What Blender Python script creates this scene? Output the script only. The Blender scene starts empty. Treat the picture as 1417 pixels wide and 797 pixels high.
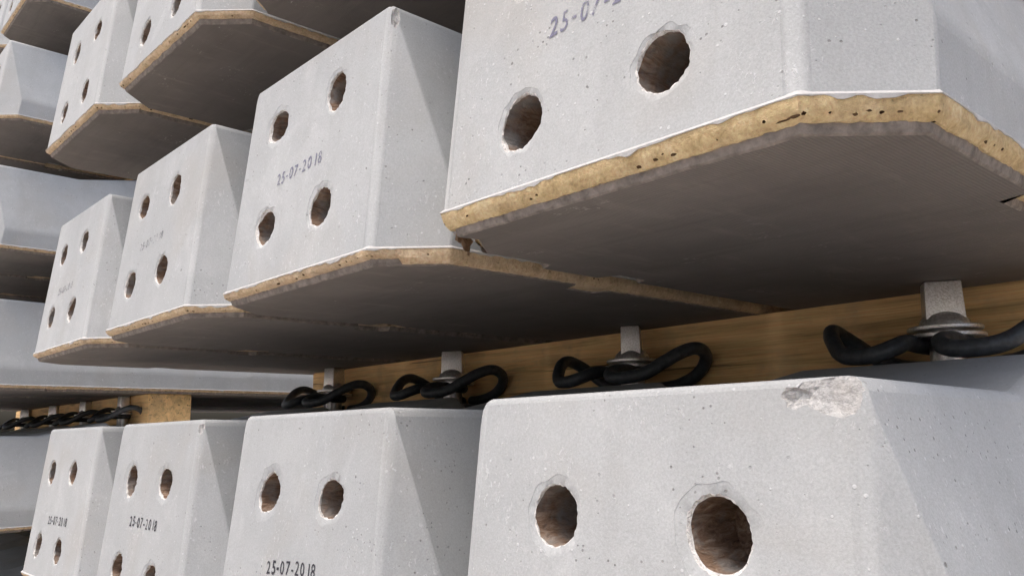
import bpy, bmesh, math, random
from mathutils import Vector, Matrix, noise

# ------------------------------------------------------------------ camera, sky, sun, exposure
scene = bpy.context.scene
COL = scene.collection
cam_data = bpy.data.cameras.new('camera')
cam = bpy.data.objects.new('camera', cam_data)
COL.objects.link(cam)
CAM_POS = Vector((0.258816, -0.292529, -0.127446))
CAM_R = Vector((0.673384, 0.739118, -0.016055)); CAM_U = Vector((0.139752, -0.105939, 0.984503)); CAM_F = Vector((-0.725963, 0.665193, 0.174631))
m = Matrix((CAM_R, CAM_U, -CAM_F)).transposed().to_4x4()
m.translation = CAM_POS
cam.matrix_world = m
cam_data.sensor_fit = 'HORIZONTAL'; cam_data.sensor_width = 36.0; cam_data.lens = 29.5625
cam_data.clip_start = 0.01; cam_data.clip_end = 3000
scene.camera = cam

SUN_EL = math.radians(72); SUN_AZ = math.radians(186)      # azimuth clockwise from +Y
world = bpy.data.worlds.new('World'); scene.world = world; world.use_nodes = True
wn = world.node_tree.nodes; wl = world.node_tree.links; wn.clear()
sky = wn.new('ShaderNodeTexSky'); sky.sky_type = 'NISHITA'; sky.sun_disc = False
sky.sun_elevation = SUN_EL; sky.sun_rotation = SUN_AZ
sky.air_density = 1.0; sky.dust_density = 8.0; sky.ozone_density = 1.0
bg = wn.new('ShaderNodeBackground'); bg.inputs['Strength'].default_value = 0.15
wo = wn.new('ShaderNodeOutputWorld')
wl.new(sky.outputs[0], bg.inputs[0]); wl.new(bg.outputs[0], wo.inputs[0])

sd = bpy.data.lights.new('sun', 'SUN'); sd.energy = 0.8; sd.angle = math.radians(70); sd.color = (1.0, 0.99, 0.975)
sun = bpy.data.objects.new('sun', sd); COL.objects.link(sun)
to_sun = Vector((math.sin(SUN_AZ)*math.cos(SUN_EL), math.cos(SUN_AZ)*math.cos(SUN_EL), math.sin(SUN_EL)))
sun.rotation_euler = to_sun.to_track_quat('Z', 'Y').to_euler(); sun.location = to_sun*20

vs = scene.view_settings
vs.view_transform = 'Standard'; vs.look = 'None'; vs.gamma = 1.0; vs.use_curve_mapping = False
vs.exposure = 0.68
try: scene.cycles.max_bounces = 10; scene.cycles.diffuse_bounces = 8
except Exception: pass

# ------------------------------------------------------------------ material helpers
class NT:
    def __init__(s, name):
        s.m = bpy.data.materials.new(name); s.m.use_nodes = True
        s.t = s.m.node_tree; s.t.nodes.clear()
        s.out = s.n('ShaderNodeOutputMaterial'); s.b = s.n('ShaderNodeBsdfPrincipled')
        s.l(s.b.outputs[0], s.out.inputs[0])
        s.b.inputs['Specular IOR Level'].default_value = 0.25
    def n(s, t, **k):
        x = s.t.nodes.new(t)
        for a, v in k.items(): setattr(x, a, v)
        return x
    def l(s, a, b): s.t.links.new(a, b)
    def coord(s, scale=(1,1,1), rnd=True):
        tc = s.n('ShaderNodeTexCoord'); mp = s.n('ShaderNodeMapping'); mp.inputs['Scale'].default_value = scale
        s.l(tc.outputs['Object'], mp.inputs['Vector'])
        if rnd:
            oi = s.n('ShaderNodeObjectInfo'); mu = s.math('MULTIPLY', oi.outputs['Random'], 37.0)
            s.l(mu, mp.inputs['Location'])
        return mp.outputs[0]
    def math(s, op, a, b=None, clamp=False):
        x = s.n('ShaderNodeMath', operation=op); x.use_clamp = clamp
        for i, v in enumerate((a, b)):
            if v is None: continue
            if isinstance(v, (int, float)): x.inputs[i].default_value = v
            else: s.l(v, x.inputs[i])
        return x.outputs[0]
    def noise(s, vec, scale, detail=4, rough=0.55, dist=0.0):
        x = s.n('ShaderNodeTexNoise'); x.inputs['Scale'].default_value = scale; x.inputs['Detail'].default_value = detail
        x.inputs['Roughness'].default_value = rough; x.inputs['Distortion'].default_value = dist
        s.l(vec, x.inputs['Vector']); return x.outputs['Fac']
    def ramp(s, fac, stops, interp='LINEAR'):
        x = s.n('ShaderNodeValToRGB'); x.color_ramp.interpolation = interp
        e = x.color_ramp.elements
        while len(e) < len(stops): e.new(0.5)
        for el, (p, c) in zip(e, stops):
            el.position = p; el.color = (c[0], c[1], c[2], 1) if not isinstance(c, (int, float)) else (c, c, c, 1)
        s.l(fac, x.inputs[0]); return x.outputs[0]
    def mix(s, fac, a, b, mode='MIX'):
        x = s.n('ShaderNodeMix', data_type='RGBA', blend_type=mode)
        for i, v in ((0, fac), (6, a), (7, b)):
            if isinstance(v, (int, float)): x.inputs[i].default_value = v
            elif isinstance(v, tuple): x.inputs[i].default_value = (v[0], v[1], v[2], 1)
            else: s.l(v, x.inputs[i])
        return x.outputs[2]
    def bump(s, h, strength, dist=0.001, prev=None):
        x = s.n('ShaderNodeBump'); x.inputs['Strength'].default_value = strength; x.inputs['Distance'].default_value = dist
        s.l(h, x.inputs['Height'])
        if prev is not None: s.l(prev, x.inputs['Normal'])
        return x.outputs[0]
    def dots(s, vec, scale, keep, radius, soft=0.35):
        """sparse round spots: 1 in a spot, 0 outside"""
        v = s.n('ShaderNodeTexVoronoi', feature='F1'); v.inputs['Scale'].default_value = scale
        s.l(vec, v.inputs['Vector'])
        sx = s.n('ShaderNodeSeparateColor'); s.l(v.outputs['Color'], sx.inputs[0])
        sel = s.math('GREATER_THAN', sx.outputs[0], 1-keep)
        rr = s.math('MULTIPLY', s.math('ADD', sx.outputs[1], 0.25), radius)
        d = s.math('SUBTRACT', 1.0, s.math('DIVIDE', v.outputs['Distance'], rr), True)
        d = s.math('DIVIDE', d, soft, True)
        return s.math('MULTIPLY', d, sel, True)

def mat_concrete(name):
    q = NT(name); v = q.coord()
    big = q.noise(v, 6, 4, 0.6, 0.3); mid = q.noise(v, 38, 5, 0.65); fine = q.noise(v, 850, 3, 0.75)
    c = q.ramp(big, [(0.28, (0.390, 0.406, 0.418)), (0.5, (0.437, 0.453, 0.464)), (0.72, (0.476, 0.491, 0.499))])
    c = q.mix(q.math('MULTIPLY', q.ramp(mid, [(0.42, 0.0), (0.72, 1.0)]), 0.4), c, (0.370, 0.381, 0.386))
    # paler cement bloom in patches and faint vertical run marks
    c = q.mix(q.math('MULTIPLY', q.ramp(q.noise(v, 17, 5, 0.7, 0.8), [(0.55, 0.0), (0.70, 1.0)]), 0.45), c, (0.526, 0.540, 0.551))
    run = q.noise(q.coord((38, 38, 3.0)), 1.0, 4, 0.6)
    c = q.mix(q.math('MULTIPLY', q.ramp(run, [(0.54, 0.0), (0.72, 1.0)]), 0.25), c, (0.336, 0.343, 0.342))
    c = q.mix(0.5, c, q.ramp(fine, [(0.3, 0.38), (0.7, 0.62)]), 'OVERLAY')
    # faint brown film in places
    c = q.mix(q.math('MULTIPLY', q.ramp(q.noise(v, 11, 3, 0.5, 0.4), [(0.52, 0.0), (0.72, 1.0)]), 0.32), c, (0.400, 0.378, 0.345))
    # air bubbles of mixed size, gathered in clusters
    clus = q.ramp(q.noise(v, 26, 3, 0.6), [(0.46, 0.0), (0.60, 1.0)])
    clus2 = q.ramp(q.noise(v, 14, 3, 0.6), [(0.40, 0.35), (0.60, 1.0)])
    pits = q.math('MULTIPLY', q.dots(v, 260, 0.6, 0.19), clus)
    pits = q.math('MAXIMUM', pits, q.math('MULTIPLY', q.dots(v, 120, 0.42, 0.11), clus2))
    pits = q.math('MAXIMUM', pits, q.dots(v, 46, 0.17, 0.06))
    wmask = q.ramp(q.noise(v, 22, 4, 0.65), [(0.50, 0.0), (0.62, 1.0)])
    white = q.math('MULTIPLY', q.ramp(q.noise(q.coord((1, 1, 0.6)), 330, 4, 0.75, 0.4), [(0.58, 0.0), (0.64, 1.0)]), wmask)
    white = q.math('MAXIMUM', white, q.math('MULTIPLY', q.dots(v, 240, 0.22, 0.20), 0.9))
    c = q.mix(q.math('MULTIPLY', white, 0.6), c, (0.663, 0.677, 0.695))
    c = q.mix(q.math('MULTIPLY', pits, 0.72), c, (0.166, 0.164, 0.160))
    oi = q.n('ShaderNodeObjectInfo')
    c = q.mix(1.0, c, q.ramp(oi.outputs['Random'], [(0.0, (0.915, 0.925, 0.925)), (0.5, (0.975, 0.98, 0.972)), (1.0, (0.945, 0.958, 0.962))]), 'MULTIPLY')
    q.l(c, q.b.inputs['Base Color'])
    q.b.inputs['Roughness'].default_value = 0.82
    h = q.math('SUBTRACT', q.math('ADD', q.math('MULTIPLY', fine, 0.35), q.math('MULTIPLY', mid, 0.5)), q.math('MULTIPLY', pits, 1.3))
    h = q.math('ADD', h, q.math('MULTIPLY', white, 0.5))
    q.l(q.bump(h, 0.5, 0.0008), q.b.inputs['Normal'])
    return q.m

def mat_broken():
    q = NT('broken_concrete'); v = q.coord()
    a = q.noise(v, 480, 5, 0.8); b = q.noise(v, 60, 4, 0.6); e = q.noise(v, 160, 3, 0.6)
    c = q.ramp(a, [(0.34, (0.36, 0.355, 0.35)), (0.5, (0.52, 0.52, 0.515)), (0.66, (0.70, 0.70, 0.695))])
    c = q.mix(q.math('MULTIPLY', q.ramp(e, [(0.5, 0.0), (0.62, 1.0)]), 0.5), c, (0.70, 0.70, 0.69))
    c = q.mix(q.math('MULTIPLY', q.ramp(b, [(0.50, 0.0), (0.66, 1.0)]), 0.35), c, (0.44, 0.40, 0.36))
    q.l(c, q.b.inputs['Base Color']); q.b.inputs['Roughness'].default_value = 0.8
    q.l(q.bump(q.math('ADD', a, e), 0.9, 0.002), q.b.inputs['Normal'])
    return q.m

def mat_spall():
    q = NT('flaked_cement_skin'); v = q.coord()
    a = q.noise(v, 320, 5, 0.75, 0.6); b = q.noise(v, 90, 3, 0.6)
    c = q.ramp(a, [(0.3, (0.40, 0.40, 0.395)), (0.48, (0.51, 0.515, 0.51)), (0.72, (0.72, 0.72, 0.71))])
    c = q.mix(q.math('MULTIPLY', q.ramp(b, [(0.5, 0.0), (0.75, 1.0)]), 0.35), c, (0.45, 0.40, 0.33))
    q.l(c, q.b.inputs['Base Color']); q.b.inputs['Roughness'].default_value = 0.8
    q.l(q.bump(a, 1.0, 0.0016), q.b.inputs['Normal'])
    return q.m

def mat_crumb():
    q = NT('white_mortar_crumbs'); v = q.coord()
    a = q.noise(v, 420, 4, 0.75, 0.5)
    q.l(q.ramp(a, [(0.32, (0.36, 0.34, 0.31)), (0.45, (0.70, 0.69, 0.67)), (0.7, (0.86, 0.855, 0.84))]), q.b.inputs['Base Color'])
    q.b.inputs['Roughness'].default_value = 0.8
    q.l(q.bump(a, 1.0, 0.002), q.b.inputs['Normal'])
    return q.m

def mat_hole():
    q = NT('hole_grout'); v = q.coord(); vs_ = q.coord((1.0, 0.25, 1.0))
    a = q.noise(vs_, 260, 5, 0.7, 0.8); b = q.noise(v, 55, 4, 0.6)
    c = q.ramp(a, [(0.28, (0.085, 0.050, 0.035)), (0.5, (0.24, 0.16, 0.11)), (0.72, (0.44, 0.36, 0.29))])
    c = q.mix(q.ramp(b, [(0.46, 0.0), (0.66, 1.0)]), c, (0.27, 0.262, 0.25))
    q.l(c, q.b.inputs['Base Color']); q.b.inputs['Roughness'].default_value = 0.75
    q.l(q.bump(a, 0.9, 0.003), q.b.inputs['Normal'])
    return q.m

def mat_adhesive(name, k, g):
    q = NT(name); v = q.coord(); vx = q.coord((1, 1, 3.5))
    a = q.noise(v, 90, 5, 0.65, 0.5); b = q.noise(vx, 30, 4, 0.6); f = q.noise(v, 500, 4, 0.7)
    c = q.ramp(a, [(0.3, (0.46*k, 0.335*k, 0.16*k*g)), (0.55, (0.68*k, 0.52*k, 0.28*k*g)), (0.75, (0.76*k, 0.63*k, 0.39*k*g))])
    c = q.mix(q.math('MULTIPLY', q.ramp(b, [(0.45, 0.0), (0.7, 1.0)]), 0.5), c, (0.44*k, 0.34*k, 0.21*k*g))
    c = q.mix(0.5, c, q.ramp(f, [(0.3, 0.25), (0.7, 0.75)]), 'OVERLAY')
    q.l(c, q.b.inputs['Base Color']); q.b.inputs['Roughness'].default_value = 0.6
    q.b.inputs['Specular IOR Level'].default_value = 0.35
    q.l(q.bump(q.math('ADD', a, q.math('MULTIPLY', f, 0.6)), 1.0, 0.002), q.b.inputs['Normal'])
    return q.m

def mat_plain(name, col, rough=0.7, metal=0.0, nscale=120, amt=0.25, bump=0.3, spec=0.3, bdist=0.0006):
    q = NT(name); v = q.coord(); a = q.noise(v, nscale, 5, 0.65)
    lo = tuple(x*(1-amt) for x in col); hi = tuple(min(1, x*(1+amt)) for x in col)
    q.l(q.ramp(a, [(0.3, lo), (0.7, hi)]), q.b.inputs['Base Color'])
    q.b.inputs['Roughness'].default_value = rough; q.b.inputs['Metallic'].default_value = metal
    q.b.inputs['Specular IOR Level'].default_value = spec
    q.l(q.bump(a, bump, bdist), q.b.inputs['Normal'])
    return q.m

def mat_pad():
    q = NT('woven_rubber_pad'); v = q.coord(rnd=False); vr = q.coord()
    def wave(direction, scale):
        w = q.n('ShaderNodeTexWave', wave_type='BANDS', bands_direction=direction, wave_profile='SIN')
        w.inputs['Scale'].default_value = scale; w.inputs['Distortion'].default_value = 1.2
        w.inputs['Detail'].default_value = 2; w.inputs['Detail Scale'].default_value = 2
        q.l(v, w.inputs['Vector']); return w.outputs['Fac']
    wv = q.math('ADD', q.math('MULTIPLY', wave('X', 165), 0.7), q.math('MULTIPLY', wave('Y', 190), 0.3))
    a = q.noise(vr, 7, 6, 0.65, 0.4)
    st = q.noise(q.coord((2.0, 22, 1)), 4, 5, 0.7, 0.3); st2 = q.noise(q.coord((9, 1.6, 1)), 7, 5, 0.7)
    c = q.ramp(a, [(0.3, (0.165, 0.148, 0.136)), (0.7, (0.255, 0.232, 0.212))])
    c = q.mix(q.math('MULTIPLY', wv, 0.5), c, (0.105, 0.095, 0.088))
    c = q.mix(q.math('MULTIPLY', q.ramp(st, [(0.50, 0.0), (0.72, 1.0)]), 0.40), c, (0.12, 0.108, 0.099))
    c = q.mix(q.math('MULTIPLY', q.ramp(st2, [(0.56, 0.0), (0.80, 1.0)]), 0.35), c, (0.36, 0.32, 0.28))
    # cement splashes and scuffs
    sc = q.math('MULTIPLY', q.ramp(q.noise(q.coord((1.0, 2.4, 1)), 150, 4, 0.7, 0.3), [(0.60, 0.0), (0.66, 1.0)]), q.ramp(q.noise(vr, 19, 2, 0.5), [(0.60, 0.0), (0.68, 1.0)]))
    c = q.mix(q.math('MULTIPLY', sc, 0.75), c, (0.50, 0.47, 0.43))
    q.l(c, q.b.inputs['Base Color']); q.b.inputs['Roughness'].default_value = 0.75
    h = q.math('ADD', q.math('MULTIPLY', wv, 0.5), q.math('MULTIPLY', q.noise(vr, 35, 5, 0.7), 1.2))
    q.l(q.bump(h, 0.35, 0.0012), q.b.inputs['Normal'])
    return q.m

def mat_wood(name, base):
    q = NT(name); v = q.coord((1.6, 30, 30)); v2 = q.coord((0.7, 7, 7)); v3 = q.coord((5, 210, 210))
    g = q.noise(v, 3.0, 6, 0.65, 0.8); h = q.noise(v2, 2.4, 4, 0.6, 1.2); f = q.noise(v3, 3, 4, 0.7)
    d = tuple(x*0.62 for x in base); b = tuple(min(1, x*1.25) for x in base)
    c = q.ramp(g, [(0.34, d), (0.47, base), (0.66, b)])
    c = q.mix(q.math('MULTIPLY', q.ramp(h, [(0.45, 0.0), (0.65, 1.0)]), 0.45), c, tuple(x*0.62 for x in base))
    c = q.mix(0.45, c, q.ramp(f, [(0.35, 0.3), (0.65, 0.7)]), 'OVERLAY')
    # drying cracks along the grain, knots, grime
    cr = q.ramp(q.noise(q.coord((1.1, 60, 60)), 2.2, 3, 0.5, 0.2), [(0.655, 0.0), (0.68, 1.0)])
    c = q.mix(q.math('MULTIPLY', cr, 0.75), c, tuple(x*0.2 for x in base))
    kn = q.dots(q.coord((3.2, 9, 9)), 2.2, 0.22, 0.22, 0.7)
    c = q.mix(q.math('MULTIPLY', kn, 0.75), c, tuple(x*0.3 for x in base))
    c = q.mix(q.math('MULTIPLY', q.ramp(q.noise(q.coord((6, 6, 6)), 3, 4, 0.65), [(0.52, 0.0), (0.72, 1.0)]), 0.4), c, (0.30, 0.24, 0.18))
    q.l(c, q.b.inputs['Base Color']); q.b.inputs['Roughness'].default_value = 0.68
    hh = q.math('SUBTRACT', q.math('ADD', g, f), q.math('MULTIPLY', cr, 1.5))
    q.l(q.bump(hh, 0.6, 0.0015), q.b.inputs['Normal'])
    return q.m

def mat_ink(name, col, fade):
    q = NT(name); v = q.coord()
    a = q.noise(v, 75, 4, 0.7); b = q.noise(v, 700, 2, 0.6)
    mask = q.ramp(q.math('ADD', q.math('MULTIPLY', a, 0.7), q.math('MULTIPLY', b, 0.3)), [(fade-0.06, 0.0), (fade+0.05, 0.92)])
    q.b.inputs['Base Color'].default_value = (*col, 1); q.b.inputs['Roughness'].default_value = 0.7
    tr = q.n('ShaderNodeBsdfTransparent'); mx = q.n('ShaderNodeMixShader')
    q.l(mask, mx.inputs[0]); q.l(tr.outputs[0], mx.inputs[1]); q.l(q.b.outputs[0], mx.inputs[2]); q.l(mx.outputs[0], q.out.inputs[0])
    return q.m

def mat_ground():
    q = NT('gravel_ground'); v = q.coord(rnd=False)
    a = q.noise(v, 1.2, 5, 0.6); vo = q.n('ShaderNodeTexVoronoi'); vo.inputs['Scale'].default_value = 45; q.l(v, vo.inputs['Vector'])
    c = q.ramp(a, [(0.3, (0.36, 0.33, 0.295)), (0.7, (0.47, 0.435, 0.39))])
    c = q.mix(0.45, c, vo.outputs['Color'], 'OVERLAY')
    q.l(c, q.b.inputs['Base Color']); q.b.inputs['Roughness'].default_value = 0.95
    q.l(q.bump(vo.outputs['Distance'], 0.8, 0.02), q.b.inputs['Normal'])
    return q.m

M_CONC = mat_concrete('pale_concrete'); M_BROKEN = mat_broken(); M_SPALL = mat_spall(); M_HOLE = mat_hole(); M_CRUMB = mat_crumb()
M_ADH = mat_adhesive('yellow_adhesive', 1.0, 1.02); M_TAN = mat_adhesive('tan_adhesive', 1.0, 1.2); M_RIM = mat_plain('white_cement_skin', (0.48, 0.48, 0.475), 0.8, nscale=300, amt=0.12, bump=0.5); M_VOID = mat_plain('void_in_adhesive', (0.12, 0.075, 0.04), 0.8, nscale=300)
M_PAD = mat_pad(); M_PADEDGE = mat_plain('pad_edge', (0.22, 0.195, 0.175), 0.8, nscale=160, amt=0.4, bump=0.9, bdist=0.002)
M_FLAP = mat_plain('brown_torn_film', (0.34, 0.245, 0.165), 0.55, nscale=60, amt=0.3, bump=0.8, bdist=0.003)
M_CLAMP = mat_plain('dark_spring_steel', (0.048, 0.056, 0.064), 0.42, 0.0, 180, 0.45, 0.6, 0.5, 0.0012)
M_ZINC = mat_plain('zinc_steel', (0.85, 0.84, 0.82), 0.32, 0.85, 500, 0.3, 0.5, 0.4)
M_HEAD = mat_plain('pitted_screw_head', (0.95, 0.91, 0.84), 0.32, 0.85, 700, 0.35, 0.9, 0.3)
M_PLATE = mat_plain('grey_guide_plate', (0.10, 0.105, 0.11), 0.6, 0.0, 90)
M_WOOD = mat_wood('batten_wood', (0.82, 0.545, 0.255)); M_BEARER = mat_wood('bearer_wood', (0.22, 0.16, 0.10))
M_INK_BLACK = mat_ink('black_stamp_ink', (0.035, 0.035, 0.045), 0.36)
M_INK_BLUE = mat_ink('faded_blue_stamp_ink', (0.19, 0.19, 0.27), 0.455)
M_INK_PALE = mat_ink('worn_stamp_ink', (0.20, 0.20, 0.22), 0.49)
M_GROUND = mat_ground()

# ------------------------------------------------------------------ object helpers
def link(name, mesh, parent=None, loc=None, rot=None):
    o = bpy.data.objects.new(name, mesh); COL.objects.link(o)
    if parent is not None: o.parent = parent
    if loc is not None: o.location = loc
    if rot is not None: o.rotation_euler = rot
    return o
def to_mesh(bm, name, mats, smooth=None):
    bmesh.ops.recalc_face_normals(bm, faces=bm.faces)
    me = bpy.data.meshes.new(name); bm.to_mesh(me); bm.free()
    for mm in mats: me.materials.append(mm)
    if smooth is not None:
        me.polygons.foreach_set('use_smooth', [True]*len(me.polygons))
        me.set_sharp_from_angle(angle=math.radians(smooth))
    return me
def evaluate(ob):
    dg = bpy.context.evaluated_depsgraph_get(); dg.update()
    return bpy.data.meshes.new_from_object(ob.evaluated_get(dg))
def drop(ob):
    bpy.data.objects.remove(ob, do_unlink=True)
def tag(o, label, cat, group=None):
    o['label'] = label; o['category'] = cat
    if group: o['group'] = group

# ------------------------------------------------------------------ dimensions (metres), from the photograph
PITCH, STEP = 0.2917, 0.31              # layer height, spacing in the row
LEN = 2.6
WB, WT, H, LEAN, WC, YC = 0.1114, 0.1074, 0.1851, 0.1096, 0.1485, 0.0409
ZK, YK = 0.036, 0.0458                  # foot band height at the side
PADB = -0.0140                          # underside of the pad
SEAT_Z = 0.199
SCREW_Y = 0.398; BOARD_Y = 0.431; BOARD_W = 0.10
SECTIONS = [(0.195, H-0.002, WT), (0.335, 0.213, 0.089), (0.352, SEAT_Z, 0.088), (0.615, SEAT_Z, 0.088), (0.632, 0.212, 0.089), (0.86, 0.180, 0.105), (1.3, 0.176, 0.107)]

def ring_points():
    """list of 6-point rings (left bottom, left kink, left top, right top, right kink, right bottom)"""
    half = [[(-WC, YC, 0), (-WC, YK, ZK), (-WT, LEAN*H, H), (WT, LEAN*H, H), (WC, YK, ZK), (WC, YC, 0)]]
    for y, z, w in SECTIONS:
        half.append([(-WC, y, 0), (-WC, y, ZK), (-w, y, z), (w, y, z), (WC, y, ZK), (WC, y, 0)])
    far = [[(x, LEN-y, z) for x, y, z in r] for r in half[:-1]][::-1]
    return half + far

def base_body():
    bm = bmesh.new(); rings = [[bm.verts.new(p) for p in r] for r in ring_points()]
    bl, br = bm.verts.new((-WB, 0, 0)), bm.verts.new((WB, 0, 0))
    fl, fr = bm.verts.new((-WB, LEN, 0)), bm.verts.new((WB, LEN, 0))
    for a, b in zip(rings, rings[1:]):
        for i in range(6):
            j = (i+1) % 6
            bm.faces.new((a[i], a[j], b[j], b[i]))
    for r, l_, r_ in ((rings[0], bl, br), (rings[-1], fl, fr)):
        bm.faces.new((l_, r_, r[3], r[2]))
        bm.faces.new((r_, r[5], r[4], r[3])); bm.faces.new((l_, r[2], r[1], r[0]))
        bm.faces.new((l_, r[0], r[5], r_))
    bmesh.ops.recalc_face_normals(bm, faces=bm.faces)
    lay = bm.edges.layers.float.new('bevel_weight_edge')
    FULL = 0.008
    for e in bm.edges:
        a, b = e.verts[0].co, e.verts[1].co
        top = a.z > 0.15 and b.z > 0.15
        if e.calc_face_angle(0) < math.radians(6): continue
        if top and abs(a.y-b.y) > 0.01: w = 0.0062
        elif top and (a.y < 0.05 or a.y > LEN-0.05): w = 0.0035
        elif top: w = 0.005
        elif (a.z < 0.001) != (b.z < 0.001) and abs(abs(a.x)-WB) < 0.01 and abs(abs(b.x)-WT) < 0.01: w = 0.006
        elif a.z < 0.001 and b.z < 0.001: w = 0.0012
        elif abs(a.y-b.y) > 0.05: w = 0.006
        else: w = 0.0014
        e[lay] = w/FULL
    me = bpy.data.meshes.new('body_base'); bm.to_mesh(me); bm.free()
    me.materials.append(M_CONC)
    ob = link('tmp_body', me)
    md = ob.modifiers.new('b', 'BEVEL'); md.width = FULL; md.segments = 3; md.limit_method = 'WEIGHT'; md.offset_type = 'OFFSET'; md.use_clamp_overlap = True
    return ob

def nz(*a): return noise.noise(Vector(a))

def hole_cutter(bm, x, z, seed, r=0.0145, ragged=0.1, ring=1.35, depth=0.04):
    """noisy stepped plug: shallow flaked ring round a rough bore; material 1 = ring, 2 = bore"""
    N = 52; y0 = LEAN*z; rows = []
    rng = random.Random(seed)
    squash = 1 + rng.uniform(-.06, .1); ang = rng.uniform(0, 6.28)
    def rad(t, k, s, d):
        return k*(1 + ragged*0.8*nz(math.cos(t)*1.1+seed, math.sin(t)*1.1, s) + ragged*0.35*nz(math.cos(t)*4+seed, math.sin(t)*4, s+9) + ragged*0.25*nz(math.cos(t)*10+seed, math.sin(t)*10, s+19) + d)
    prof = [(r*ring, -0.006, 'o'), (r*ring, 0.00014, 'o'), (r*1.05, 0.0006, 'i'), (r*1.01, 0.0012, 'i')]
    nb = 7
    for q in range(nb): prof.append((r*(1.0+0.03*math.sin(q*2.1+seed)), 0.0022+depth*q/(nb-1), 'b%d' % q))
    prof.append((r*0.5, 0.0022+depth+0.004*rng.uniform(-1, 1), 'c'))
    for k, (rr, yy, tp) in enumerate(prof):
        row = []
        for i in range(N):
            t = 2*math.pi*i/N
            if tp == 'o': ra = rad(t, rr, 3.0, 0.16*nz(math.cos(t)*2.3+seed, math.sin(t)*2.3, 5))
            elif tp == 'm': ra = 0.5*(rad(t, r*ring, 3.0, 0.16*nz(math.cos(t)*2.3+seed, math.sin(t)*2.3, 5)) + rad(t, r, 0.0, 0))
            else: ra = rad(t, rr, 0.0 if tp == 'i' else 0.12*k, 0)
            el = 1 + (squash-1)*math.cos(2*(t-ang))
            yn = 0
            if tp == 'i': ra *= 1+0.07*nz(math.cos(t)*9+seed, math.sin(t)*9, k*3.0); yn = 0.0008*nz(math.cos(t)*8+seed, math.sin(t)*8, k)
            if tp[0] == 'b': yn = 0.002*nz(math.cos(t)*2+seed, math.sin(t)*2, k)
            dx, dz = ra*el*math.cos(t), ra*el*math.sin(t)
            row.append(bm.verts.new((x+dx, y0+yy+yn+LEAN*dz, z+dz)))
        rows.append(row)
    for k in range(len(rows)-1):
        for i in range(N):
            j = (i+1) % N
            f = bm.faces.new((rows[k][i], rows[k][j], rows[k+1][j], rows[k+1][i])); f.material_index = 0 if k < 2 else (4 if k < 4 else 2); f.smooth = True
    f = bm.faces.new(rows[0]); f.material_index = 1
    cy = bm.verts.new((x, y0+0.0022+depth+0.002, z))
    for i in range(N):
        f = bm.faces.new((rows[-1][i], rows[-1][(i+1) % N], cy)); f.material_index = 2

def chip_cutter(bm, c, size, seed, mat=3):
    g = bmesh.ops.create_icosphere(bm, subdivisions=3, radius=1.0)
    for v in g['verts']:
        d = v.co.copy()
        k = 1 + 0.35*nz(d.x*1.6+seed, d.y*1.6, d.z*1.6) + 0.24*nz(d.x*5+seed, d.y*5, d.z*5) + 0.17*nz(d.x*11+seed, d.y*11, d.z*11)
        v.co = Vector(c) + Vector((d.x*size[0]*k, d.y*size[1]*k, d.z*size[2]*k))
    for v in g['verts']:
        for f in v.link_faces: f.material_index = mat

HOLE_XY = [(-0.047, 0.129), (0.046, 0.129), (-0.047, 0.040), (0.044, 0.040)]
def make_body(seed, dx=0.0, dz=0.0, ragged=0.12, rings=(1.3, 1.3, 1.2, 1.2), chips=()):
    ob = base_body(); bm = bmesh.new()
    rng = random.Random(seed)
    for i, (x, z) in enumerate(HOLE_XY):
        hole_cutter(bm, x+dx+rng.uniform(-.002, .002), z+dz+rng.uniform(-.002, .002), seed*7.3+i*3.1, 0.0145*rng.uniform(.97, 1.05), ragged, rings[i], rng.uniform(.03, .045))
    bmesh.ops.recalc_face_normals(bm, faces=bm.faces)
    me = bpy.data.meshes.new('cut'); bm.to_mesh(me); bm.free()
    cuts = [me]
    for i, (c, s) in enumerate(chips):
        bm = bmesh.new(); chip_cutter(bm, c, s, seed+i*11.0); bmesh.ops.recalc_face_normals(bm, faces=bm.faces)
        me = bpy.data.meshes.new('cut'); bm.to_mesh(me); bm.free(); cuts.append(me)
    tmp = []
    for me in cuts:
        for mm in (M_CONC, M_SPALL, M_HOLE, M_BROKEN, M_CRUMB): me.materials.append(mm)
        co = link('tmp_cut', me); tmp.append(co)
        md = ob.modifiers.new('x', 'BOOLEAN'); md.operation = 'DIFFERENCE'; md.solver = 'EXACT'; md.object = co
        md.material_mode = 'TRANSFER'
    main = []
    for p in ob.data.polygons: main.append(p.normal.copy())
    res = evaluate(ob); res.name = 'concrete_body'
    flags = []
    for p in res.polygons:
        flat = (p.material_index == 0 and any(p.normal.dot(n_) > 0.999 for n_ in main)) or p.material_index == 3
        flags.append(not flat)
    res.set_sharp_from_angle(angle=math.radians(38)); res.polygons.foreach_set('use_smooth', flags)
    drop(ob)
    for t in tmp: drop(t)
    return res

# ------------------------------------------------------------------ yellow adhesive layer and rubber pad under the sleeper
def outline(fine):
    pts = [(-WB, 0), (WB, 0), (WC, YC), (WC, LEN-YC), (WB, LEN), (-WB, LEN), (-WC, LEN-YC), (-WC, YC)]
    out = []
    for (ax, ay), (bx, by) in zip(pts, pts[1:]+pts[:1]):
        L = math.hypot(bx-ax, by-ay); n_ = Vector(((by-ay)/L, -(bx-ax)/L))
        d = 0.0
        while d < L-1e-6:
            t = d/L; x, y = ax+(bx-ax)*t, ay+(by-ay)*t
            out.append((x, y, n_))
            d += fine if y < 0.56 else 0.12
            if L-d < fine*0.5: break
    res = []
    for i, (x, y, n_) in enumerate(out):                 # soften normals at the corners
        a = out[i-1][2]; nn = (a+n_).normalized()
        k = 1/max(0.5, nn.dot(n_))
        res.append((x, y, nn*k))
    return res

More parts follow.
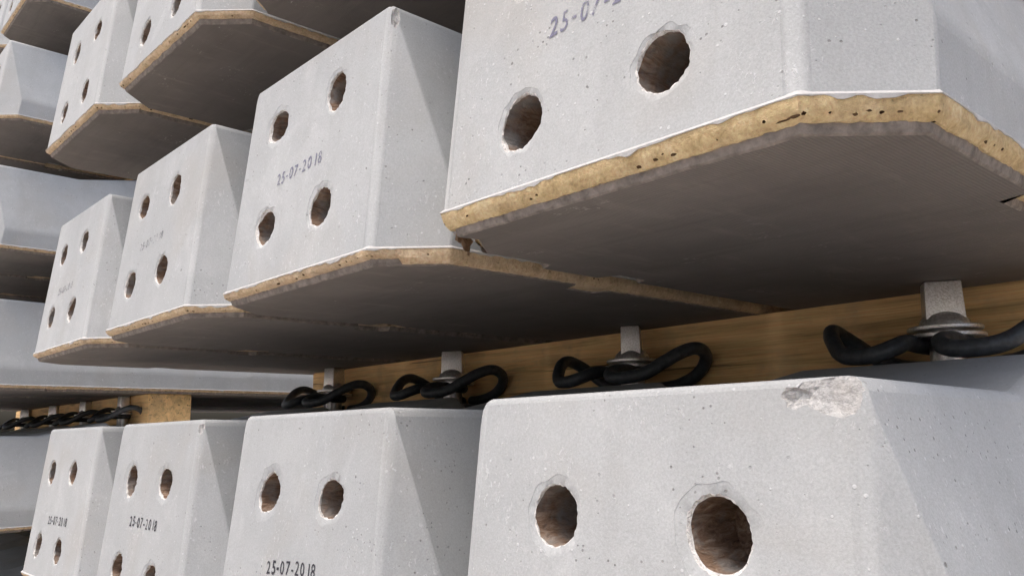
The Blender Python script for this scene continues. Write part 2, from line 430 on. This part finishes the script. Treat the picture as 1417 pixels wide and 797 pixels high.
def make_lip(seed, mat, fine=0.0025, voids=True, torn=False, zs=1.0, fray=False):
    bm = bmesh.new(); rows = []
    path = outline(fine)
    s = 0.0; px, py = path[0][0], path[0][1]
    for x, y, n_ in path:
        s += math.hypot(x-px, y-py); px, py = x, y
        A = lambda f, k: nz(x*f+seed*3.7, y*f, k*5.1+seed)
        tilt = 0.0 if abs(n_.x) > 0.97 else LEAN
        side = abs(x) > 0.14 and 0.16 < y < LEN-0.16
        e = 0.0
        if side: e = 0.0065 if y > 0.209 else (0.005 if y > 0.169 else 0.0)      # behind the notch the bead is thinner
        if fray and side and x > 0: e *= 0.3
        zq = 1.0 if (fray and x > 0.125) else zs
        e += (0.0018 if fray and side else 0.0006)*A(45, 8)
        if torn and x < -WB+0.004 and 0.004 < y < 0.11: e += 0.014
        prof = [(0.0004-e, 0.0004), (0.0006-e+0.0004*A(140, 9), -0.0008), (-0.0008-e+0.0008*A(60, 3)+0.0009*A(280, 10), -0.0062+0.0006*A(90, 4)),
                (-0.0042-e+0.0012*A(80, 5)+0.0014*A(330, 6), -0.0095+0.0005*A(300, 7)), (-0.034, -0.0095), (-0.034, 0.0006)]
        rows.append([bm.verts.new((x+n_.x*o, y+n_.y*o, z*(zq if z < 0 else 1))) for o, z in prof])
    n = len(rows)
    for i in range(n):
        a, b = rows[i], rows[(i+1) % n]
        for k in range(6):
            bm.faces.new((a[k], a[(k+1) % 6], b[(k+1) % 6], b[k]))
    me = to_mesh(bm, 'adhesive_layer', [mat, M_VOID], 40)
    if not voids: return me
    ob = link('tmp_lip', me)
    bm = bmesh.new(); rng = random.Random(seed); nxt = 0.0; acc = 0.0
    for i, (x, y, n_) in enumerate(path):
        if y > 0.45: continue
        acc += fine
        if acc < nxt: continue
        nxt = acc+rng.choice((0.005, 0.007, 0.009, 0.014, 0.022, 0.03, 0.05))
        t = Vector((-n_.y, n_.x)).normalized(); o = rng.uniform(-0.0026, -0.0008)-(0.0065 if abs(x) > 0.14 and y > 0.2 else 0)
        c = Vector((x+n_.x*o, y+n_.y*o, (-0.0068+rng.uniform(-0.0010, 0.0010))*zs))
        l_, w_ = rng.choice((0.0009, 0.0012, 0.0016, 0.0032)), rng.uniform(0.0004, 0.0009)
        g = bmesh.ops.create_icosphere(bm, subdivisions=2, radius=1.0)
        for v in g['verts']:
            d = v.co.copy(); k = 1+0.4*nz(d.x*1.5+acc*50, d.y*1.5, d.z*1.5)
            v.co = c + Vector((t.x, t.y, rng.uniform(-.02, .02)))*(d.x*l_*k) + Vector((n_.x, n_.y, 0)).normalized()*(d.y*w_*1.6*k) + Vector((0, 0, d.z*w_*k))
    cm = to_mesh(bm, 'cut', [mat, M_VOID])
    for p in cm.polygons: p.material_index = 1
    co = link('tmp_cut', cm)
    md = ob.modifiers.new('x', 'BOOLEAN'); md.operation = 'DIFFERENCE'; md.solver = 'EXACT'; md.object = co; md.material_mode = 'TRANSFER'; md.use_self = True
    res = evaluate(ob); res.name = 'adhesive_layer'
    drop(ob); drop(co)
    return res

def make_rim(seed):
    """thin ragged fringe of cement skin along the foot of the concrete"""
    path = outline(0.0025); bm = bmesh.new(); rows = []
    for x, y, n_ in path:
        A = lambda f, k: nz(x*f+seed*5.7, y*f, k*3.1+seed)
        tilt = 0.0 if abs(n_.x) > 0.97 else LEAN
        zl = -0.0003-max(0.0, 0.0002+0.0026*A(30, 1)+0.0018*A(140, 2))
        prof = [(-0.0006-tilt*0.0022, 0.0022), (0.0004-tilt*0.0010, 0.0010), (0.0012, 0.0), (0.0010, zl), (-0.0016, zl+0.0002), (-0.0022, 0.0008)]
        rows.append([bm.verts.new((x+n_.x*o, y+n_.y*o, z)) for o, z in prof])
    for i in range(len(rows)):
        a, b = rows[i], rows[(i+1) % len(rows)]
        for k in range(6): bm.faces.new((a[k], a[(k+1) % 6], b[(k+1) % 6], b[k]))
    return to_mesh(bm, 'cement_rim', [M_RIM], 45)

def make_pad(seed, torn=False, up=0.0):
    """dark pad: one sheet, its edge slightly ragged, a notch cut in each long side"""
    path = outline(0.006); bm = bmesh.new(); top, mid, bot = [], [], []
    for x, y, n_ in path:
        A = lambda f, k: nz(x*f+seed*2.3, y*f, k*4.1+seed)
        ins = 0.0048+0.0007*A(70, 1)+0.0005*A(200, 2)
        extra = 0.016 if (0.168 < y < 0.206 and abs(x) > 0.14) else 0.0
        extra += 0.005 if y > 0.206 and abs(x) > 0.14 else 0.0
        if torn and x < -WB+0.004 and y < 0.11: extra += 0.013
        P = lambda o: (x-n_.x*o, y-n_.y*o)
        top.append(bm.verts.new((*P(ins+extra), -0.0091+up))); mid.append(bm.verts.new((*P(ins+extra+0.0016), -0.0131+up+0.0003*A(120, 3)))); bot.append(bm.verts.new((*P(ins+extra+0.0028), PADB+up)))
    n = len(top)
    for a, b in ((top, mid), (mid, bot)):
        for i in range(n):
            j = (i+1) % n; bm.faces.new((a[i], a[j], b[j], b[i]))
    for f in bm.faces: f.material_index = 1
    bm.faces.new(top); bm.faces.new(bot)
    bmesh.ops.triangulate(bm, faces=[f for f in bm.faces if len(f.verts) > 4])
    return to_mesh(bm, 'rubber_pad', [M_PAD, M_PADEDGE])

# ------------------------------------------------------------------ rail fastening parts
def lathe(bm, prof, cx=0, cy=0, n=32):
    rows = []
    for r, z in prof:
        rows.append([bm.verts.new((cx+r*math.cos(2*math.pi*i/n), cy+r*math.sin(2*math.pi*i/n), z)) for i in range(n)])
    for a, b in zip(rows, rows[1:]):
        for i in range(n):
            j = (i+1) % n; bm.faces.new((a[i], a[j], b[j], b[i]))
    bm.faces.new(rows[0]); bm.faces.new(rows[-1])

def make_screw():
    bm = bmesh.new()
    lathe(bm, [(0.0125, 0.196), (0.0125, 0.238), (0.0128, 0.239)])
    return to_mesh(bm, 'sleeper_screw', [M_ZINC], 40)
def make_head():
    bm = bmesh.new()
    z0, z1 = 0.244, 0.2772
    v0 = [bm.verts.new((sx*0.0142, sy*0.0104, z0)) for sx, sy in ((-1,-1),(1,-1),(1,1),(-1,1))]
    v1 = [bm.verts.new((sx*0.0132, sy*0.0098, z1)) for sx, sy in ((-1,-1),(1,-1),(1,1),(-1,1))]
    bm.faces.new(v0); bm.faces.new(v1)
    for i in range(4): bm.faces.new((v0[i], v0[(i+1)%4], v1[(i+1)%4], v1[i]))
    bmesh.ops.recalc_face_normals(bm, faces=bm.faces)
    bmesh.ops.bevel(bm, geom=list(bm.edges), offset=0.0014, segments=2, affect='EDGES', profile=0.5)
    return to_mesh(bm, 'screw_head', [M_HEAD], 30)
def make_collar():
    bm = bmesh.new()
    lathe(bm, [(0.0186, 0.2426), (0.0186, 0.2436), (0.0172, 0.2475), (0.0142, 0.2510), (0.0100, 0.2535), (0.005, 0.2545)])
    return to_mesh(bm, 'dome_collar', [M_ZINC], 40)
def make_washer(z, r=0.0265, t=0.0031):
    bm = bmesh.new()
    lathe(bm, [(0.012, z), (r-0.0006, z), (r, z+0.0007), (r, z+t-0.0007), (r-0.0006, z+t), (0.012, z+t)])
    return to_mesh(bm, 'washer', [M_ZINC], 40)

def make_clamp():
    half = [(0, 0.012, 0.2285), (0.0115, 0.008, 0.2285), (0.0155, -0.014, 0.2290), (0.0145, -0.040, 0.2290), (0.0165, -0.055, 0.2250), (0.026, -0.063, 0.2205), (0.041, -0.0615, 0.2195),
            (0.057, -0.053, 0.2225), (0.071, -0.038, 0.2335), (0.0815, -0.021, 0.2435), (0.086, -0.006, 0.2470), (0.0855, 0.008, 0.2435), (0.079, 0.0185, 0.2360), (0.066, 0.0235, 0.2250), (0.047, 0.0240, 0.2165), (0.027, 0.0240, 0.2130), (0.010, 0.0238, 0.2125)]
    pts = [(-x, y, z) for x, y, z in half[:0:-1]] + half
    cu = bpy.data.curves.new('clamp', 'CURVE'); cu.dimensions = '3D'; cu.bevel_depth = 0.0064; cu.bevel_resolution = 5; cu.resolution_u = 8; cu.use_fill_caps = True
    sp = cu.splines.new('BEZIER'); sp.bezier_points.add(len(pts)-1)
    for p, q in zip(sp.bezier_points, pts): p.co = q; p.handle_left_type = p.handle_right_type = 'AUTO'
    ob = link('tmp_clamp', cu); me = evaluate(ob); drop(ob); bpy.data.curves.remove(cu)
    me.name = 'tension_clamp'; me.materials.clear(); me.materials.append(M_CLAMP)
    me.polygons.foreach_set('use_smooth', [True]*len(me.polygons))
    return me

def make_plate():
    bm = bmesh.new(); prof = [(-0.052, 0.1985), (-0.052, 0.2035), (-0.040, 0.2060), (-0.012, 0.2030), (0.034, 0.2030), (0.034, 0.1985)]
    a = [bm.verts.new((-0.076, y, z)) for y, z in prof]; b = [bm.verts.new((0.076, y, z)) for y, z in prof]
    bm.faces.new(a); bm.faces.new(b)
    for i in range(6): bm.faces.new((a[i], a[(i+1)%6], b[(i+1)%6], b[i]))
    bmesh.ops.recalc_face_normals(bm, faces=bm.faces)
    bmesh.ops.bevel(bm, geom=list(bm.edges), offset=0.0008, segments=1, affect='EDGES')
    return to_mesh(bm, 'guide_plate', [M_PLATE])

ME_SCREW, ME_HEAD, ME_COLLAR = make_screw(), make_head(), make_collar()
ME_W1, ME_W2 = make_washer(0.2332, 0.0285, 0.0036), make_washer(0.2392, 0.0268, 0.0034)
ME_CLAMP, ME_PLATE = make_clamp(), make_plate()

def fastening(parent, y, flip=False, turn=0.0):
    rz = math.pi if flip else 0.0
    link('tension_clamp', ME_CLAMP, parent, (0, y, 0), (0, 0, rz))
    link('guide_plate', ME_PLATE, parent, (0, y, 0), (0, 0, rz))
    s = link('sleeper_screw', ME_SCREW, parent, (0, y, 0), (0, 0, turn))
    link('screw_head', ME_HEAD, s); link('dome_collar', ME_COLLAR, s)
    link('washer', ME_W1, s); link('washer', ME_W2, s)

# ------------------------------------------------------------------ stamped dates
def stamp(parent, text, x, z, width, height, mat, tilt=0.0, shear=0.0):
    """one rubber-stamped date: each character a little off the line"""
    rng = random.Random(int(abs(x)*1e5)+int(z*1e5)); bm = bmesh.new(); cur = 0.0
    for ch in text:
        if ch == ' ': cur += 0.26; continue
        cu = bpy.data.curves.new('stamp', 'FONT'); cu.body = ch; cu.size = 1.0; cu.resolution_u = 4; cu.offset = rng.uniform(-0.006, 0.018)
        ob = link('tmp_text', cu); me = evaluate(ob); drop(ob); bpy.data.curves.remove(cu)
        xs = [v.co.x for v in me.vertices]; lo, hi = min(xs), max(xs)
        dy, rot, sc = rng.uniform(-.035, .035), rng.uniform(-.05, .05), rng.uniform(.95, 1.05)
        if ch == '-': dy += 0.06
        for v in me.vertices:
            a, b = v.co.x-lo, v.co.y*sc
            v.co = Vector((cur+a-rot*b, b+dy+rot*a, 0))
        bm.from_mesh(me); bpy.data.meshes.remove(me)
        cur += (hi-lo)+rng.uniform(0.16, 0.24)
    sx = width/cur; sy = height/0.70; c, s_ = math.cos(tilt), math.sin(tilt)
    for v in bm.verts:
        a, b = (v.co.x-cur/2)*sx, (v.co.y-0.35)*sy
        b += 0.0005*nz(a*60+x*100, 3.3, z*50); a += shear*b
        a, b = a*c-b*s_, a*s_+b*c
        zz = z+b; v.co = Vector((x+a, LEAN*zz-0.00035, zz))
    link('date_stamp', to_mesh(bm, 'date_stamp', [mat]), parent)

# ------------------------------------------------------------------ sleepers
BODY_FAR = [make_body(31, ragged=0.13), make_body(47, ragged=0.16)]
LIPS = [make_lip(1, M_ADH, torn=True), make_lip(2, M_TAN, zs=0.62), make_lip(3, M_TAN, zs=0.62), make_lip(4, M_TAN, zs=0.62, fray=True)]
RIMS = [make_rim(1), make_rim(2)]
THIN = 0.0035                            # the other sleepers carry a thinner bonding layer
PADS = [make_pad(1, up=THIN), make_pad(2, up=THIN), make_pad(3, True)]

def sleeper(cx, cy, layer, body, variant, label, group, fast=(True, False), turn=0.0):
    root = link('concrete_sleeper', None); root.location = (cx, cy, (layer-1)*PITCH-(0 if label == LBL[0, 1] or layer == 0 else THIN)); root.empty_display_size = 0.05
    tag(root, label, 'railway sleeper', group)
    link('concrete_body', body, root)
    link('adhesive_layer', LIPS[0 if label == LBL[0, 1] else (3 if label == LBL[1, 1] else 1+variant % 2)], root); link('cement_rim', RIMS[variant % 2], root); link('rubber_pad', PADS[2 if label == LBL[0, 1] else variant % 2], root)
    if fast[0]: fastening(root, SCREW_Y, False, turn)
    if fast[1]: fastening(root, 0.2*2+0.17+0.0, True, turn+0.4)
    return root

JIT = {(0,0): (.0085,-.0092), (0,1): (-.003,-.0045), (1,0): (-.0012,.0021), (1,1): (-.0068,.0039), (2,0): (.0036,.0028), (2,1): (-.0018,.002), (2,2): (-.0016,-.0018), (3,0): (.0044,.0075), (3,1): (-.0038,.002), (3,2): (.0017,-.0048)}
FRONT = 'sleepers stacked in the front pile'
LBL = {
 (0,1): 'largest pale concrete sleeper at upper right with thick yellow band under its end',
 (1,1): 'concrete sleeper with faded blue 25-07-2018 stamp, second from right in middle layer',
 (2,1): 'third concrete sleeper from the right in the middle layer of the front pile',
 (3,1): 'smallest, leftmost concrete sleeper in the middle layer of the front pile',
 (0,0): 'big concrete sleeper end at lower right with a chipped white top corner',
 (1,0): 'second concrete sleeper from the right in bottom row, date stamp at picture edge',
 (2,0): 'third concrete sleeper from the right in bottom row, black 25-07-2018 stamp between holes',
 (3,0): 'leftmost narrow concrete sleeper end in the bottom row, small black date stamp',
 (0,2): 'upper layer concrete sleeper directly above the largest one, only its dark underside showing',
 (1,2): 'upper layer concrete sleeper showing mostly its dark underside at the top edge of the picture',
 (2,2): 'upper layer concrete sleeper cut by the top edge with tan band above its grey underside',
 (3,2): 'leftmost concrete sleeper of the upper layer with four holes, above the smallest middle one',
}
BODY = {
 (0,1): make_body(3, 0.000, -0.0010, 0.13, (1.2, 1.2, 1.2, 1.2)),
 (1,1): make_body(5, -0.006, 0.0070, 0.13, (1.3, 1.25, 1.25, 1.3), [((0.1105, 0.022, 0.176), (0.004, 0.004, 0.012))]),
 (0,0): make_body(8, 0.002, -0.0040, 0.05, (1.3, 1.4, 1.3, 1.3), [((0.1015, 0.0165, 0.1840), (0.018, 0.0068, 0.012)), ((0.084, 0.0165, 0.1790), (0.013, 0.0050, 0.006)), ((0.1075, 0.0150, 0.1725), (0.007, 0.0048, 0.006))]),
 (1,0): make_body(12, 0.000, -0.0045, 0.13, (1.5, 1.35, 1.3, 1.3), [((0.1065, 0.016, 0.1835), (0.006, 0.0045, 0.006))]),
 (2,0): make_body(15, -0.006, -0.0010, 0.16, (1.4, 1.4, 1.2, 1.3), [((0.1075, 0.018, 0.179), (0.005, 0.0045, 0.009))]),
 (3,0): make_body(19, -0.014, -0.0020, 0.18, (1.15, 1.15, 1.15, 1.15)),
 (2,1): make_body(22, -0.014, 0.0060, 0.13, (1.25, 1.2, 1.25, 1.2)),
 (3,1): make_body(26, -0.011, 0.0050, 0.15, (1.15, 1.15, 1.15, 1.15)),
}
TURN = {0: math.radians(30), 1: math.radians(125), 2: math.radians(42), 3: math.radians(108)}
S = {}
for L in (0, 1, 2):
    for k in range(4):
        j = JIT.get((k, L), (0.002*(k-1), 0.002))
        S[k, L] = sleeper(-STEP*k+j[0], j[1], L, BODY.get((k, L), BODY_FAR[k % 2]), k+L+1, LBL[k, L], FRONT, (True, L == 0), TURN[k])
for k in range(4):
    sleeper(-STEP*k+0.003*(k % 2), 0.003, -1, BODY_FAR[k % 2], k, 'concrete sleeper in the base layer of the front pile below the picture', 'base layer of the front pile', (False, False))
    sleeper(-STEP*k+0.002*((k+1) % 3-1), 0.0, 3, BODY_FAR[(k+1) % 2], k, 'concrete sleeper in the front pile layer lying above the picture', 'layer of the front pile above the picture', (False, False))  # unseen upper layer, added to stop light leaking down through the gaps

# torn brown film at the left corner of the largest sleeper
bm = bmesh.new(); NA, NB = 14, 8; grid = []
for i in range(NA+1):
    row = []
    for j in range(NB+1):
        t, w = 0.12+0.95*i/NA, j/NB
        x = -WB-(WC-WB)*t; y = YC*t; o = 0.0075+0.004*nz(i*0.45, j*0.5, 2.0)+0.0018*nz(i*1.3, j*1.2, 5.0)
        zb = -0.0005-w*(0.0125+0.003*nz(i*0.6, 0, 9.0))
        row.append(bm.verts.new((x+0.74*o, y+0.67*o, zb)))
    grid.append(row)
for i in range(NA):
    for j in range(NB): bm.faces.new((grid[i][j], grid[i+1][j], grid[i+1][j+1], grid[i][j+1]))
bmesh.ops.solidify(bm, geom=list(bm.faces), thickness=0.0006)
link('torn_film', to_mesh(bm, 'torn_film', [M_FLAP], 35), S[0, 1])

stamp(S[0,1], '25-07-2018', 0.0075, 0.0862, 0.073, 0.0115, M_INK_BLUE, math.radians(1.0), 0.12)
stamp(S[1,1], '25-07-20 18', -0.0025, 0.0865, 0.073, 0.0098, M_INK_BLUE, math.radians(2.5), 0.10)
stamp(S[2,1], '25-07-20 18', -0.012, 0.0860, 0.066, 0.0085, M_INK_PALE, math.radians(2), 0.10)
stamp(S[3,1], '25-07-20 18', -0.010, 0.0790, 0.066, 0.0090, M_INK_PALE, math.radians(2), 0.10)
stamp(S[1,0], '25-07-20 18', 0.002, 0.0750, 0.072, 0.0092, M_INK_BLACK, math.radians(3), 0.0)
stamp(S[2,0], '25-07-20 18', 0.004, 0.0875, 0.076, 0.0098, M_INK_BLACK, math.radians(-1), 0.0)
stamp(S[3,0], '25-07-20 18', 0.008, 0.0715, 0.082, 0.0100, M_INK_BLACK, math.radians(1), 0.0)

BX = -1.885; BY = {-1: 0.0, 0: 0.0, 1: 0.02, 2: 0.035, 3: 0.052, 4: 0.087}
LAYN = {-1: 'lowest visible layer', 0: 'layer just below the battens', 1: 'layer just above the battens', 2: 'third layer up', 3: 'fourth layer up', 4: 'top visible layer'}
COLN = ['nearest', 'second', 'third', 'farthest']
for L in range(-1, 5):
    for k in range(4):
        sleeper(BX-STEP*k+0.003*((k*3+L) % 3-1), BY[L]+0.003*((k+L) % 3-1), L, BODY_FAR[(k+L) % 2], k+L,
                'concrete sleeper of the rear left pile, %s of its row, %s' % (COLN[k], LAYN[L]), 'sleepers stacked in the rear pile', (L in (0, 1, 2, 3), False), 0.3*k+L)

# ------------------------------------------------------------------ timber battens between the layers, bearers, ground
def batten(name, x0, x1, y, z0, z1, w, mat, label, group, seed):
    bm = bmesh.new(); n = 24; rows = []
    for i in range(n+1):
        x = x0+(x1-x0)*i/n; q = 0.0012*nz(x*3, seed, 0); q2 = 0.0010*nz(x*4, seed, 7)
        rows.append([bm.verts.new(p) for p in ((x, y+q, z0), (x, y+w+q2, z0), (x, y+w+q2, z1), (x, y+q, z1))])
    for a, b in zip(rows, rows[1:]):
        for i in range(4): bm.faces.new((a[i], a[(i+1)%4], b[(i+1)%4], b[i]))
    bm.faces.new(rows[0]); bm.faces.new(rows[-1])
    bmesh.ops.recalc_face_normals(bm, faces=bm.faces)
    bmesh.ops.bevel(bm, geom=[e for e in bm.edges if e.calc_face_angle(0) > 0.8], offset=0.002, segments=2, affect='EDGES')
    me = to_mesh(bm, name, [mat], 40)
    o = link(name, me); tag(o, label, 'timber', group); return o

WHERE = {0: 'between the middle and bottom sleeper layers', 1: 'between the middle and upper sleeper layers', -1: 'below the bottom sleeper row', 2: 'above the upper sleeper layer'}
for L in (-1, 0, 1, 2):
    z0 = (L-1)*PITCH+SEAT_Z; z1 = L*PITCH+PADB
    for y, wy in ((BOARD_Y, 'front'), (LEN-BOARD_Y-BOARD_W, 'far')):
        batten('timber_batten', -1.041, 0.26, y, z0, z1, BOARD_W, M_WOOD, 'brown %s wooden batten of the front pile %s' % (wy, WHERE[L]), 'battens of the front pile', L*3.3+y)
for L in range(-1, 4):
    z0 = (L-1)*PITCH+SEAT_Z; z1 = L*PITCH+PADB
    for y, wy in ((BOARD_Y, 'front'), (LEN-BOARD_Y-BOARD_W, 'far')):
        batten('timber_batten', -3.02, -1.76, y+(BY[L]*0.5 if y > 1 else -0.022), z0, z1, BOARD_W, M_WOOD, '%s wooden batten in the rear left pile, %s' % (wy, {-1: 'lowest of them', 0: 'at the height of the black clamps', 1: 'third from the top', 2: 'second from the top', 3: 'topmost'}[L]), 'battens of the rear pile', L*2.3+y+40)
GZ = -2*PITCH+PADB-0.12
for x0, x1, nm in ((-1.1, 0.3, 'front'), (-3.05, -1.6, 'rear')):
    for y, wy in ((0.4, 'near'), (2.05, 'far')):
        batten('timber_bearer', x0, x1, y, GZ-0.005, -2*PITCH+PADB, 0.14, M_BEARER, 'thick %s timber bearer on the ground under the %s pile' % (wy, nm), 'bearers on the ground', x0+y)

bm = bmesh.new(); R = 900
vv = [bm.verts.new((x, y, GZ)) for x, y in ((-R, -R), (R, -R), (R, R), (-R, R))]; bm.faces.new(vv)
g = link('ground', to_mesh(bm, 'ground', [M_GROUND])); g['kind'] = 'structure'; g['label'] = 'bare gravel yard under the sleeper piles'
